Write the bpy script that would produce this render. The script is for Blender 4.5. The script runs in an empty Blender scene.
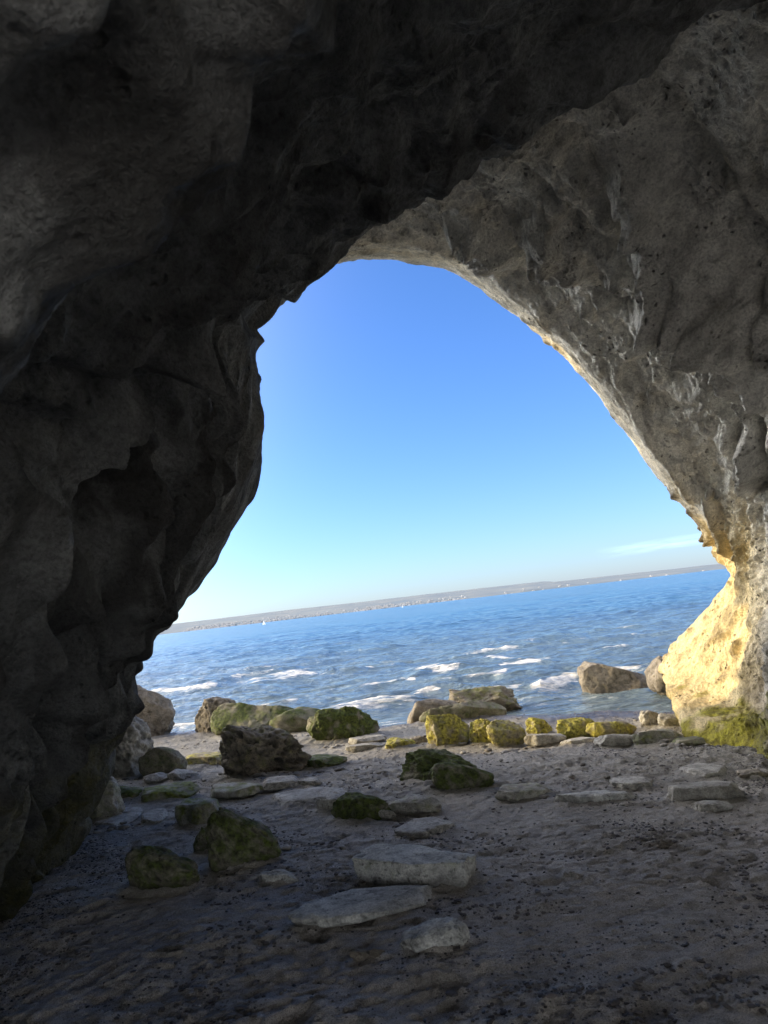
import bpy, bmesh, math, random
import numpy as np
from mathutils import Vector, Matrix

random.seed(7)
S = bpy.context.scene
COL = S.collection

# ------------------------------------------------------------------ camera
W, H, F = 768, 1024, 740.0
CAM = np.array([0.0, 0.0, 1.5])
pitch, roll = math.radians(7.36), math.radians(6.66)
f0 = np.array([0, math.cos(pitch), math.sin(pitch)])
r0 = np.array([1.0, 0, 0])
u0 = np.cross(r0, f0)
CR = math.cos(roll) * r0 - math.sin(roll) * u0
CU = math.cos(roll) * u0 + math.sin(roll) * r0
CF = f0
cd = bpy.data.cameras.new('camera')
cam = bpy.data.objects.new('camera', cd)
COL.objects.link(cam)
M = Matrix((tuple(CR), tuple(CU), tuple(-CF))).transposed().to_4x4()
M.translation = Vector(CAM)
cam.matrix_world = M
cd.sensor_fit = 'VERTICAL'
cd.sensor_height = 36
cd.lens = F * 36 / H
cd.clip_start = 0.05
cd.clip_end = 60000
cd.dof.use_dof = True
cd.dof.focus_distance = 9.0
cd.dof.aperture_fstop = 6.5
S.camera = cam


def at(px, py, Y):
    """point seen at photo position px,py lying on the world plane y=Y"""
    d = CF + CR * (px - W / 2) / F + CU * (H / 2 - py) / F
    return CAM + d * (Y / d[1])


def pix(P):
    d = P - CAM
    z = np.maximum(d @ CF, 1e-3)
    return W / 2 + F * (d @ CR) / z, H / 2 - F * (d @ CU) / z


SEA = -0.37


def gbase(x, y):
    y = np.asarray(y, float)
    x = np.asarray(x, float)
    q = y + 0.5 * x
    t = np.maximum(q - 3.0, 0)
    z = -0.04 * t * t / (t + 1.0)
    z = z - 0.05 * np.maximum(q - 11.6, 0)
    return z


def ground(px, py):
    d = CF + CR * (px - W / 2) / F + CU * (H / 2 - py) / F
    lo, hi = 0.3, 60.0
    for _ in range(50):
        m = (lo + hi) / 2
        p = CAM + d * (m / d[1])
        if p[2] > float(gbase(p[0], p[1])):
            lo = m
        else:
            hi = m
    return p


# ------------------------------------------------------------------ numpy noise
_rng = np.random.RandomState(11)
_perm = _rng.permutation(256)
_perm = np.concatenate([_perm, _perm, _perm])
_g = _rng.normal(size=(256, 3))
_g /= np.linalg.norm(_g, axis=1)[:, None]
_g = _g.astype(np.float32)


def perlin(x, y, z):
    x = np.asarray(x, np.float32); y = np.asarray(y, np.float32); z = np.asarray(z, np.float32)
    x, y, z = np.broadcast_arrays(x, y, z)
    xi = np.floor(x); yi = np.floor(y); zi = np.floor(z)
    xf = x - xi; yf = y - yi; zf = z - zi
    xi = xi.astype(np.int32) & 255; yi = yi.astype(np.int32) & 255; zi = zi.astype(np.int32) & 255
    u = xf ** 3 * (xf * (xf * 6 - 15) + 10); v = yf ** 3 * (yf * (yf * 6 - 15) + 10); w = zf ** 3 * (zf * (zf * 6 - 15) + 10)
    out = 0
    for dx in (0, 1):
        a = _perm[xi + dx]
        wx = u if dx else 1 - u
        for dy in (0, 1):
            b = _perm[a + yi + dy]
            wy = v if dy else 1 - v
            for dz in (0, 1):
                h = _perm[b + zi + dz]
                g = _g[h]
                wz = w if dz else 1 - w
                out = out + wx * wy * wz * (g[..., 0] * (xf - dx) + g[..., 1] * (yf - dy) + g[..., 2] * (zf - dz))
    return out * 1.6


def fbm(x, y, z, octv=4, gain=0.5, lac=2.03):
    a, s = 1.0, 0
    for i in range(octv):
        s = s + a * perlin(x + 17.3 * i, y + 5.1 * i, z + 9.7 * i)
        x = x * lac; y = y * lac; z = z * lac
        a *= gain
    return s


def ridged(x, y, z, octv=4, gain=0.5):
    a, s, n = 1.0, 0, 0
    for i in range(octv):
        s = s + a * (1 - np.abs(perlin(x + 3.7 * i, y + 8.1 * i, z + 1.9 * i)) * 2)
        n += a
        x = x * 2.07; y = y * 2.07; z = z * 2.07
        a *= gain
    return s / n


def worley(x, y, z, seed=0):
    """distance to nearest feature point (F1) on a unit cell grid"""
    xi = np.floor(x).astype(np.int64); yi = np.floor(y).astype(np.int64); zi = np.floor(z).astype(np.int64)
    best = np.full(x.shape, 9.0, np.float32)
    for dx in (-1, 0, 1):
        for dy in (-1, 0, 1):
            for dz in (-1, 0, 1):
                cx, cy, cz = xi + dx, yi + dy, zi + dz
                h = _perm[(_perm[(_perm[(cx + seed) & 255] + cy) & 255] + cz) & 255]
                h2 = _perm[h + 57]; h3 = _perm[h + 131]
                d = (cx + h / 255. - x) ** 2 + (cy + h2 / 255. - y) ** 2 + (cz + h3 / 255. - z) ** 2
                best = np.minimum(best, d.astype(np.float32))
    return np.sqrt(best)


def sstep(a, b, x):
    t = np.clip((x - a) / (b - a), 0, 1)
    return t * t * (3 - 2 * t)


# ------------------------------------------------------------------ mesh helpers
def make_mesh(name, verts, faces, mat, parent=None, smooth=True, attrs=None):
    me = bpy.data.meshes.new(name)
    verts = np.ascontiguousarray(verts, dtype=np.float32)
    faces = np.ascontiguousarray(faces, dtype=np.int32)
    n, k = faces.shape
    me.vertices.add(len(verts))
    me.vertices.foreach_set('co', verts.ravel())
    me.loops.add(n * k)
    me.loops.foreach_set('vertex_index', faces.ravel())
    me.polygons.add(n)
    me.polygons.foreach_set('loop_start', np.arange(0, n * k, k, dtype=np.int32))
    me.polygons.foreach_set('loop_total', np.full(n, k, dtype=np.int32))
    me.polygons.foreach_set('use_smooth', np.full(n, smooth, dtype=bool))
    me.update(calc_edges=True)
    me.validate()
    if attrs:
        for an, vals in attrs.items():
            a = me.attributes.new(an, 'FLOAT', 'POINT')
            a.data.foreach_set('value', np.ascontiguousarray(vals, dtype=np.float32).ravel())
    me.materials.append(mat)
    o = bpy.data.objects.new(name, me)
    COL.objects.link(o)
    if parent:
        o.parent = parent
    return o


def grid_faces(nr, nc):
    i = np.arange(nr * nc).reshape(nr, nc)
    return np.stack([i[:-1, :-1], i[:-1, 1:], i[1:, 1:], i[1:, :-1]], -1).reshape(-1, 4)


def tag(o, label=None, cat=None, group=None, kind=None):
    if label: o['label'] = label
    if cat: o['category'] = cat
    if group: o['group'] = group
    if kind: o['kind'] = kind
    return o


def catmull(P, n, ts=None):
    """resample along axis 0 of control array P"""
    P = np.asarray(P, float)
    m = P.shape[0]
    t = np.linspace(0, m - 1, n) if ts is None else ts
    i = np.clip(np.floor(t).astype(int), 0, m - 2)
    f = (t - i).reshape((-1,) + (1,) * (P.ndim - 1))
    p0 = P[np.maximum(i - 1, 0)]; p1 = P[i]; p2 = P[i + 1]; p3 = P[np.minimum(i + 2, m - 1)]
    return 0.5 * (2 * p1 + (p2 - p0) * f + (2 * p0 - 5 * p1 + 4 * p2 - p3) * f ** 2 + (3 * p1 - p0 - 3 * p2 + p3) * f ** 3)


# ------------------------------------------------------------------ materials
class NT:
    def __init__(s, name):
        s.m = bpy.data.materials.new(name); s.m.use_nodes = True
        s.t = s.m.node_tree; s.N = s.t.nodes; s.L = s.t.links
        s.b = s.N['Principled BSDF']; s.out = s.N['Material Output']

    def n(s, typ, **kw):
        nd = s.N.new(typ)
        for k, v in kw.items():
            if k.startswith('i_'):
                key = k[2:].replace('_', ' ')
                nd.inputs[int(key) if key.isdigit() else key].default_value = v
            else:
                setattr(nd, k, v)
        return nd

    def l(s, a, b): s.L.new(a, b)

    def noise(s, vec, scale, det=6, rough=0.6, dist=0.0):
        nd = s.n('ShaderNodeTexNoise'); nd.inputs['Scale'].default_value = scale
        nd.inputs['Detail'].default_value = det; nd.inputs['Roughness'].default_value = rough
        nd.inputs['Distortion'].default_value = dist
        if vec is not None: s.l(vec, nd.inputs['Vector'])
        return nd.outputs['Fac']

    def ramp(s, fac, stops):
        nd = s.n('ShaderNodeValToRGB'); cr = nd.color_ramp
        while len(cr.elements) < len(stops): cr.elements.new(0.5)
        for e, (p, c) in zip(cr.elements, stops):
            e.position = p; e.color = (c[0], c[1], c[2], 1) if isinstance(c, (tuple, list)) else (c, c, c, 1)
        s.l(fac, nd.inputs[0])
        return nd.outputs[0]

    def math(s, op, a, b=None, clamp=False):
        nd = s.n('ShaderNodeMath', operation=op, use_clamp=clamp)
        for i, v in enumerate((a, b)):
            if v is None: continue
            if isinstance(v, (int, float)): nd.inputs[i].default_value = v
            else: s.l(v, nd.inputs[i])
        return nd.outputs[0]

    def mix(s, fac, a, b, blend='MIX'):
        nd = s.n('ShaderNodeMix', data_type='RGBA', blend_type=blend)
        for i, v in ((0, fac), (6, a), (7, b)):
            if isinstance(v, (int, float)): nd.inputs[i].default_value = v
            elif isinstance(v, tuple): nd.inputs[i].default_value = (v[0], v[1], v[2], 1)
            else: s.l(v, nd.inputs[i])
        return nd.outputs[2]

    def attr(s, name): return s.n('ShaderNodeAttribute', attribute_name=name).outputs['Fac']

    def bump(s, h, strength, dist, prev=None):
        nd = s.n('ShaderNodeBump'); nd.inputs['Strength'].default_value = strength; nd.inputs['Distance'].default_value = dist
        s.l(h, nd.inputs['Height'])
        if prev is not None: s.l(prev, nd.inputs['Normal'])
        return nd.outputs[0]


def rock_material(name, c1, c2, c3, moss_dark=(0.035, 0.05, 0.008), moss_light=(0.2, 0.24, 0.02), scale=1.0, rough=0.9, bump=1.0, pit=0.5):
    k = NT(name)
    pos = k.n('ShaderNodeNewGeometry').outputs['Position']
    big = k.noise(pos, 1.1 * scale, 5, 0.6, 0.4)
    mid = k.noise(pos, 6 * scale, 7, 0.65, 0.3)
    fine = k.noise(pos, 45 * scale, 5, 0.7)
    base = k.ramp(big, [(0.3, c1), (0.52, c2), (0.72, c3)])
    base = k.mix(0.75, base, k.ramp(mid, [(0.3, 0.42), (0.48, 1.0), (0.7, 1.4)]), 'MULTIPLY')
    base = k.mix(0.7, base, k.ramp(fine, [(0.32, 0.5), (0.58, 1.3)]), 'MULTIPLY')
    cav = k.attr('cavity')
    base = k.mix(k.math('MULTIPLY', cav, 0.75), base, (0.03, 0.026, 0.022))  # hollows darkened in the colour to deepen their shade
    # small dark pits
    vo = k.n('ShaderNodeTexVoronoi'); vo.inputs['Scale'].default_value = 16 * scale
    wv = k.n('ShaderNodeVectorMath', operation='ADD'); k.l(pos, wv.inputs[0])
    nz = k.n('ShaderNodeTexNoise'); nz.inputs['Scale'].default_value = 9 * scale; k.l(pos, nz.inputs['Vector'])
    ns = k.n('ShaderNodeVectorMath', operation='SCALE'); k.l(nz.outputs['Color'], ns.inputs[0]); ns.inputs['Scale'].default_value = 0.12 / scale
    k.l(ns.outputs[0], wv.inputs[1]); k.l(wv.outputs[0], vo.inputs['Vector'])
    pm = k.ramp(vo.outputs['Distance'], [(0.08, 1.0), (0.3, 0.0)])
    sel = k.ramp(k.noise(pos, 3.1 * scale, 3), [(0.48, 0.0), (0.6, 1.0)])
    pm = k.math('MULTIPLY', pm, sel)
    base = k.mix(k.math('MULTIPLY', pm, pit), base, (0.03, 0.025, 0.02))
    # algae
    m = k.attr('moss')
    mc = k.mix(k.ramp(k.noise(pos, 14 * scale, 6, 0.7), [(0.35, 0.0), (0.65, 1.0)]), moss_dark, moss_light)
    mm = k.math('MULTIPLY', k.math('ADD', k.math('SUBTRACT', m, 0.12), k.math('MULTIPLY', k.math('SUBTRACT', mid, 0.5), 1.4)), 1.6, True)
    mm = k.math('MULTIPLY', mm, k.ramp(m, [(0.02, 0.0), (0.2, 1.0)]))
    base = k.mix(k.math('MULTIPLY', mm, 0.93), base, mc)
    base = k.mix(k.math('MULTIPLY', k.attr('ochre'), 0.85), base, k.mix(1.0, base, (1.06, 0.84, 0.42), 'MULTIPLY'))
    # damp foot
    wet = k.attr('wet')
    base = k.mix(wet, base, k.mix(1.0, base, (0.35, 0.33, 0.32), 'MULTIPLY'))
    k.l(base, k.b.inputs['Base Color'])
    r = k.math('SUBTRACT', rough, k.math('MULTIPLY', wet, 0.35))
    k.l(r, k.b.inputs['Roughness'])
    k.b.inputs['Specular IOR Level'].default_value = 0.3
    hh = k.math('SUBTRACT', k.math('ADD', mid, k.math('MULTIPLY', fine, 0.35)), k.math('MULTIPLY', pm, 0.5))
    b1 = k.bump(hh, 0.9 * bump, 0.06 / scale)
    b2 = k.bump(k.noise(pos, 170 * scale, 3, 0.6), 0.4 * bump, 0.006 / scale, b1)
    k.l(b2, k.b.inputs['Normal'])
    return k.m


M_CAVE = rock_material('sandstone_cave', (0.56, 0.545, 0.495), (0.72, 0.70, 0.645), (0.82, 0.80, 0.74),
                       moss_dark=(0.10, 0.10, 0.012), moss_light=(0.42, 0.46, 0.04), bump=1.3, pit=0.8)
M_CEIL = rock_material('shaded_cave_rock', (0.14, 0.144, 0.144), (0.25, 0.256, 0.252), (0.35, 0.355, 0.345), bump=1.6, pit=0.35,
                       moss_dark=(0.05, 0.05, 0.012), moss_light=(0.16, 0.15, 0.03))  # same cave rock, with the shade of the overhang put into its colour
M_ROCKP = rock_material('pale_beach_stone', (0.29, 0.275, 0.235), (0.41, 0.39, 0.34), (0.50, 0.48, 0.42), scale=2.2, bump=0.6, pit=0.3)
M_ROCKB = rock_material('brown_beach_stone', (0.15, 0.128, 0.10), (0.25, 0.215, 0.165), (0.35, 0.31, 0.245), scale=2.0, bump=1.0, pit=0.8)
M_ROCKG = rock_material('algae_stone', (0.2, 0.18, 0.13), (0.29, 0.265, 0.2), (0.36, 0.335, 0.25),
                        moss_dark=(0.02, 0.026, 0.009), moss_light=(0.12, 0.16, 0.025), scale=2.0, bump=0.9, pit=0.4)
M_ROCKY = rock_material('yellow_algae_stone', (0.3, 0.27, 0.19), (0.38, 0.34, 0.25), (0.42, 0.38, 0.28),
                        moss_dark=(0.07, 0.065, 0.015), moss_light=(0.68, 0.62, 0.12), scale=2.0, bump=0.9, pit=0.6)


def sand_material():
    k = NT('beach_sand')
    pos = k.n('ShaderNodeNewGeometry').outputs['Position']
    a = k.noise(pos, 1.3, 6, 0.65, 0.5)
    b = k.noise(pos, 24, 7, 0.7)
    c = k.noise(pos, 190, 3, 0.7)
    col = k.ramp(a, [(0.3, (0.205, 0.19, 0.16)), (0.5, (0.28, 0.262, 0.222)), (0.72, (0.355, 0.33, 0.283))])
    col = k.mix(0.8, col, k.ramp(b, [(0.3, 0.55), (0.5, 0.97), (0.7, 1.25)]), 'MULTIPLY')
    col = k.mix(0.8, col, k.ramp(c, [(0.32, 0.4), (0.58, 1.4)]), 'MULTIPLY')
    col = k.mix(k.attr('near_light'), col, k.mix(1.0, col, (1.6, 1.56, 1.6), 'MULTIPLY'))  # near sand brightened in the colour, in place of missing light
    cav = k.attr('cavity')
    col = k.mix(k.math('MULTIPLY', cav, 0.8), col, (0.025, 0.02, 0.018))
    wet = k.attr('wet')
    col = k.mix(wet, col, k.mix(1.0, col, (0.45, 0.43, 0.43), 'MULTIPLY'))
    k.l(col, k.b.inputs['Base Color'])
    k.l(k.math('SUBTRACT', 0.85, k.math('MULTIPLY', wet, 0.6)), k.b.inputs['Roughness'])
    k.b.inputs['Specular IOR Level'].default_value = 0.35
    b1 = k.bump(b, 0.75, 0.03)
    b2 = k.bump(c, 0.8, 0.008, b1)
    k.l(b2, k.b.inputs['Normal'])
    return k.m


def water_material():
    k = NT('sea_water')
    g = k.n('ShaderNodeNewGeometry').outputs['Position']
    mp = k.n('ShaderNodeMapping'); k.l(g, mp.inputs['Vector']); mp.inputs['Scale'].default_value = (0.45, 1, 1)
    v = mp.outputs[0]
    dist = k.n('ShaderNodeCameraData').outputs['View Distance'] if False else k.n('ShaderNodeSeparateXYZ')
    k.l(g, dist.inputs[0])
    y = dist.outputs['Y']
    shallow = k.ramp(k.math('DIVIDE', y, 120.0), [(0.08, 1.0), (0.16, 0.75), (0.45, 0.25), (1.0, 0.0)])
    patch = k.noise(v, 0.09, 4, 0.6)
    deep = k.mix(k.ramp(patch, [(0.35, 0.0), (0.65, 1.0)]), (0.02, 0.095, 0.20), (0.045, 0.16, 0.28))
    col = k.mix(shallow, deep, (0.17, 0.21, 0.21))
    foam = k.attr('foam')
    fn = k.noise(v, 5.5, 7, 0.8)
    fm = k.math('MULTIPLY', k.math('SUBTRACT', k.math('ADD', foam, k.math('MULTIPLY', k.math('SUBTRACT', fn, 0.5), 3.4)), 0.42), 1.5, True)
    fm = k.math('MULTIPLY', fm, k.ramp(foam, [(0.02, 0.0), (0.15, 1.0)]))
    col = k.mix(fm, col, (0.86, 0.80, 0.69))
    k.l(col, k.b.inputs['Base Color'])
    k.l(k.math('ADD', k.math('MULTIPLY', fm, 0.5), 0.16), k.b.inputs['Roughness'])
    k.b.inputs['IOR'].default_value = 1.33
    w1 = k.noise(v, 1.1, 4, 0.55, 0.2)
    w2 = k.noise(v, 5.0, 5, 0.6, 0.3)
    w3 = k.noise(v, 0.22, 3, 0.5)
    b0 = k.bump(w3, 0.6, 1.8)
    b1 = k.bump(w1, 0.9, 0.7, b0)
    b2 = k.bump(w2, 0.8, 0.16, b1)
    k.l(b2, k.b.inputs['Normal'])
    return k.m


def simple_noise_mat(name, c1, c2, scale, rough=0.9):
    k = NT(name)
    pos = k.n('ShaderNodeNewGeometry').outputs['Position']
    k.l(k.ramp(k.noise(pos, scale, 5), [(0.35, c1), (0.65, c2)]), k.b.inputs['Base Color'])
    k.b.inputs['Roughness'].default_value = rough
    return k.m


M_ROCKD = rock_material('grey_slab_stone', (0.40, 0.395, 0.36), (0.57, 0.56, 0.51), (0.66, 0.65, 0.59), scale=2.0, bump=0.9, pit=0.5)
M_SAND = sand_material()
M_SEA = water_material()

# ------------------------------------------------------------------ sky + sun
SUN_EL = math.radians(15.0)
LDIR = np.array([1.0, -0.22, 0.0]); LDIR /= np.linalg.norm(LDIR)
LDIR = np.array([LDIR[0] * math.cos(SUN_EL), LDIR[1] * math.cos(SUN_EL), -math.sin(SUN_EL)])
world = bpy.data.worlds.new('World'); S.world = world; world.use_nodes = True
wt = world.node_tree
for nd in list(wt.nodes): wt.nodes.remove(nd)
sky = wt.nodes.new('ShaderNodeTexSky'); sky.sky_type = 'NISHITA'; sky.sun_disc = False
sky.sun_elevation = SUN_EL
sky.sun_rotation = math.atan2(-LDIR[0], -LDIR[1])
sky.air_density = 1.0; sky.dust_density = 0.6; sky.ozone_density = 2.0
hs = wt.nodes.new('ShaderNodeHueSaturation'); hs.inputs['Saturation'].default_value = 1.0
wt.links.new(sky.outputs[0], hs.inputs['Color'])
# thin cloud wisp low over the sea
tc = wt.nodes.new('ShaderNodeTexCoord')
sx = wt.nodes.new('ShaderNodeSeparateXYZ'); wt.links.new(tc.outputs['Generated'], sx.inputs[0])


def wm(op, a, b=None, clamp=False):
    nd = wt.nodes.new('ShaderNodeMath'); nd.operation = op; nd.use_clamp = clamp
    for i, v in enumerate((a, b)):
        if v is None: continue
        if isinstance(v, (int, float)): nd.inputs[i].default_value = v
        else: wt.links.new(v, nd.inputs[i])
    return nd.outputs[0]


az = wm('ARCTAN2', sx.outputs[0], sx.outputs[1])
el = wm('ARCSINE', sx.outputs[2])


def dir_of(px, py):
    d = CF + CR * (px - W / 2) / F + CU * (H / 2 - py) / F
    d /= np.linalg.norm(d)
    return math.atan2(d[0], d[1]), math.asin(d[2])


a1, e1 = dir_of(672, 543)
cmb = wt.nodes.new('ShaderNodeCombineXYZ')
du = wm('SUBTRACT', az, a1); dv = wm('SUBTRACT', el, e1)
dv = wm('SUBTRACT', dv, wm('MULTIPLY', du, 0.02))
wt.links.new(wm('MULTIPLY', du, 6.0), cmb.inputs[0]); wt.links.new(wm('MULTIPLY', dv, 60.0), cmb.inputs[1])
cn = wt.nodes.new('ShaderNodeTexNoise'); cn.inputs['Scale'].default_value = 3.0; cn.inputs['Detail'].default_value = 6; cn.inputs['Roughness'].default_value = 0.6
wt.links.new(cmb.outputs[0], cn.inputs['Vector'])
mu = wm('SUBTRACT', 1.0, wm('POWER', wm('ABSOLUTE', wm('DIVIDE', du, 0.095)), 2.0), True)
mv = wm('SUBTRACT', 1.0, wm('POWER', wm('ABSOLUTE', wm('DIVIDE', dv, 0.0085)), 2.0), True)
cm = wm('MULTIPLY', wm('MULTIPLY', mu, mv), wm('MULTIPLY', wm('SUBTRACT', cn.outputs[0], 0.33), 3.0, True), True)
cmix = wt.nodes.new('ShaderNodeMix'); cmix.data_type = 'RGBA'
wt.links.new(wm('MULTIPLY', cm, 0.65), cmix.inputs[0]); wt.links.new(hs.outputs[0], cmix.inputs[6])
cmix.inputs[7].default_value = (7.0, 7.1, 7.4, 1)
tint = wt.nodes.new('ShaderNodeMix'); tint.data_type = 'RGBA'; tint.blend_type = 'MULTIPLY'; tint.inputs[0].default_value = 1
wt.links.new(cmix.outputs[2], tint.inputs[6]); tint.inputs[7].default_value = (0.98, 1.50, 2.5, 1)
# sky glow added out of view, left and behind, to brighten the cave
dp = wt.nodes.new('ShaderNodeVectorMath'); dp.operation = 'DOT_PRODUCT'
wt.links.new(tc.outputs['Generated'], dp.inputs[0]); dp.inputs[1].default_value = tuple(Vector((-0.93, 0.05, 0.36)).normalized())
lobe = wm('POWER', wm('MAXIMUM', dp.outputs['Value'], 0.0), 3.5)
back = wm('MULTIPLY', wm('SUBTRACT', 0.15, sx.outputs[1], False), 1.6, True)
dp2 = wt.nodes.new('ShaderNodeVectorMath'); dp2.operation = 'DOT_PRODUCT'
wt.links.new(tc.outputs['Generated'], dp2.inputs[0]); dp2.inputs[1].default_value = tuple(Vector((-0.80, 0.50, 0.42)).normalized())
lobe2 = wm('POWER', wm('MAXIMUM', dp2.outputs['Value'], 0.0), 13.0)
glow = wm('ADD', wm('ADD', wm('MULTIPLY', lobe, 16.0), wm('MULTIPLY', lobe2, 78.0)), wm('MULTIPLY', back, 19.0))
hz = wm('POWER', 2.718, wm('MULTIPLY', wm('MAXIMUM', sx.outputs[2], 0.0), -13.0))
hzs = wt.nodes.new('ShaderNodeVectorMath'); hzs.operation = 'SCALE'; hzs.inputs[0].default_value = (1.75, 1.3, 1.7)
wt.links.new(hz, hzs.inputs['Scale'])
hza = wt.nodes.new('ShaderNodeVectorMath'); hza.operation = 'ADD'
wt.links.new(tint.outputs[2], hza.inputs[0]); wt.links.new(hzs.outputs[0], hza.inputs[1])
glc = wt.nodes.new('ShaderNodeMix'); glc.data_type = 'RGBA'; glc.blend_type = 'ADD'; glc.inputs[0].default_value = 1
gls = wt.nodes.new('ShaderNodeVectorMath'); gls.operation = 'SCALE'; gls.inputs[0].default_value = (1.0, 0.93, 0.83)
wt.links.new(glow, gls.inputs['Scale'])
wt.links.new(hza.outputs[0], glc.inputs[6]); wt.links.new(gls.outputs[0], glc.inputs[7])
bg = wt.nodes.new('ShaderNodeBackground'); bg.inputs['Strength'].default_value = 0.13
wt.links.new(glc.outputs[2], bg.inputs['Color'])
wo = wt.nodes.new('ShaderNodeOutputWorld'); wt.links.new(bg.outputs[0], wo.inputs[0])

sl = bpy.data.lights.new('sun', 'SUN'); sl.energy = 4.8; sl.angle = math.radians(0.5); sl.color = (1.0, 0.75, 0.35)
so = bpy.data.objects.new('sun', sl); COL.objects.link(so)
so.rotation_euler = Vector(tuple(LDIR)).to_track_quat('-Z', 'Y').to_euler()
so.location = (-20, 5, 12)

# ------------------------------------------------------------------ beach
def build_sand():
    ys = np.concatenate([np.linspace(-8, 1.2, 60)[:-1], 1.2 * (17 / 1.2) ** np.linspace(0, 1, 800)])
    xs = np.concatenate([np.linspace(-22, -5.2, 50)[:-1], np.linspace(-5.2, 6.4, 760), np.linspace(6.4, 22, 50)[1:]])
    X, Y = np.meshgrid(xs, ys)
    Z = gbase(X, Y)
    Z = Z + 0.05 * fbm(X * 0.5, Y * 0.5, 0, 3)
    near = 1.0
    lump = fbm(X * 2.2, Y * 2.8, 3.3, 5, 0.55)
    Z = Z + 0.020 * lump
    # trodden, clumpy surface: soft plateaus with broken edges
    cl = fbm(X * 5.5, Y * 7.5, 7.7, 4, 0.6)
    area = sstep(-0.25, 0.35, fbm(X * 0.8, Y * 0.8, 21, 2) + 0.15)
    step = sstep(0.0, 0.18, cl) * 0.012 * area
    Z = Z + step
    # footprints
    rs = np.random.RandomState(5)
    cav = np.clip((0.10 - np.abs(cl - 0.05)) / 0.10, 0, 1) * 0.28 * area
    for _ in range(150):
        fx, fy = rs.uniform(-3.5, 4.5), rs.uniform(2.2, 8.5)
        an = rs.uniform(0, math.pi); L = rs.uniform(0.07, 0.15); Wd = L * rs.uniform(0.35, 0.6); dp = rs.uniform(0.008, 0.022)
        i0, i1 = np.searchsorted(ys, [fy - 0.35, fy + 0.35]); j0, j1 = np.searchsorted(xs, [fx - 0.35, fx + 0.35])
        dx = X[i0:i1, j0:j1] - fx; dy = Y[i0:i1, j0:j1] - fy
        u = dx * math.cos(an) + dy * math.sin(an); v = -dx * math.sin(an) + dy * math.cos(an)
        r = np.sqrt((u / L) ** 2 + (v / Wd) ** 2) + 0.25 * fbm(X[i0:i1, j0:j1] * 9, Y[i0:i1, j0:j1] * 9, 2, 2)
        Z[i0:i1, j0:j1] += -dp * (1 - sstep(0.6, 1.05, r)) + dp * 0.5 * np.exp(-((r - 1.25) / 0.2) ** 2)
        cav[i0:i1, j0:j1] = np.maximum(cav[i0:i1, j0:j1], 0.25 * (1 - sstep(0.6, 1.1, r)))
    # small dark scattered dents and crumbs
    w = worley(X * 7, Y * 8.5, np.full_like(X, 0.5) + 0.2 * fbm(X * 2, Y * 2, 1, 2), 3)
    sel = sstep(0.05, 0.35, fbm(X * 1.6, Y * 1.6, 15, 3))
    Z = Z - 0.007 * sel * (1 - sstep(0.05, 0.32, w))
    cav = np.maximum(cav, 0.45 * sel * (1 - sstep(0.08, 0.28, w)))
    Z = Z + 0.0075 * fbm(X * 13, Y * 17, 9, 4, 0.6) + 0.009 * np.maximum(fbm(X * 8, Y * 11, 19, 3, 0.6) - .25, 0)
    wet = sstep(10.8, 12.0, Y + 0.5 * X + 0.6 * fbm(X * 0.7, Y * 0.7, 4, 3)) * 0.9 + 0.15 * sstep(0.0, 0.5, fbm(X * .6, Y * .6, 31, 3))
    V = np.stack([X, Y, Z], -1).reshape(-1, 3)
    o = make_mesh('beach_sand', V, grid_faces(*X.shape), M_SAND, attrs={'cavity': cav.ravel(), 'wet': np.clip(wet, 0, 1).ravel(), 'near_light': (1 - sstep(2.8, 7.0, Y)).ravel()})
    tag(o, kind='structure')
    return xs, ys, Z, o, X, Y


GX, GY, GZ, SANDO, GXX, GYY = build_sand()
BANKS = []


def gz(x, y):
    """height of the finished sand"""
    i = np.clip(np.searchsorted(GY, y) - 1, 0, len(GY) - 2); j = np.clip(np.searchsorted(GX, x) - 1, 0, len(GX) - 2)
    return GZ[i, j]


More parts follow.
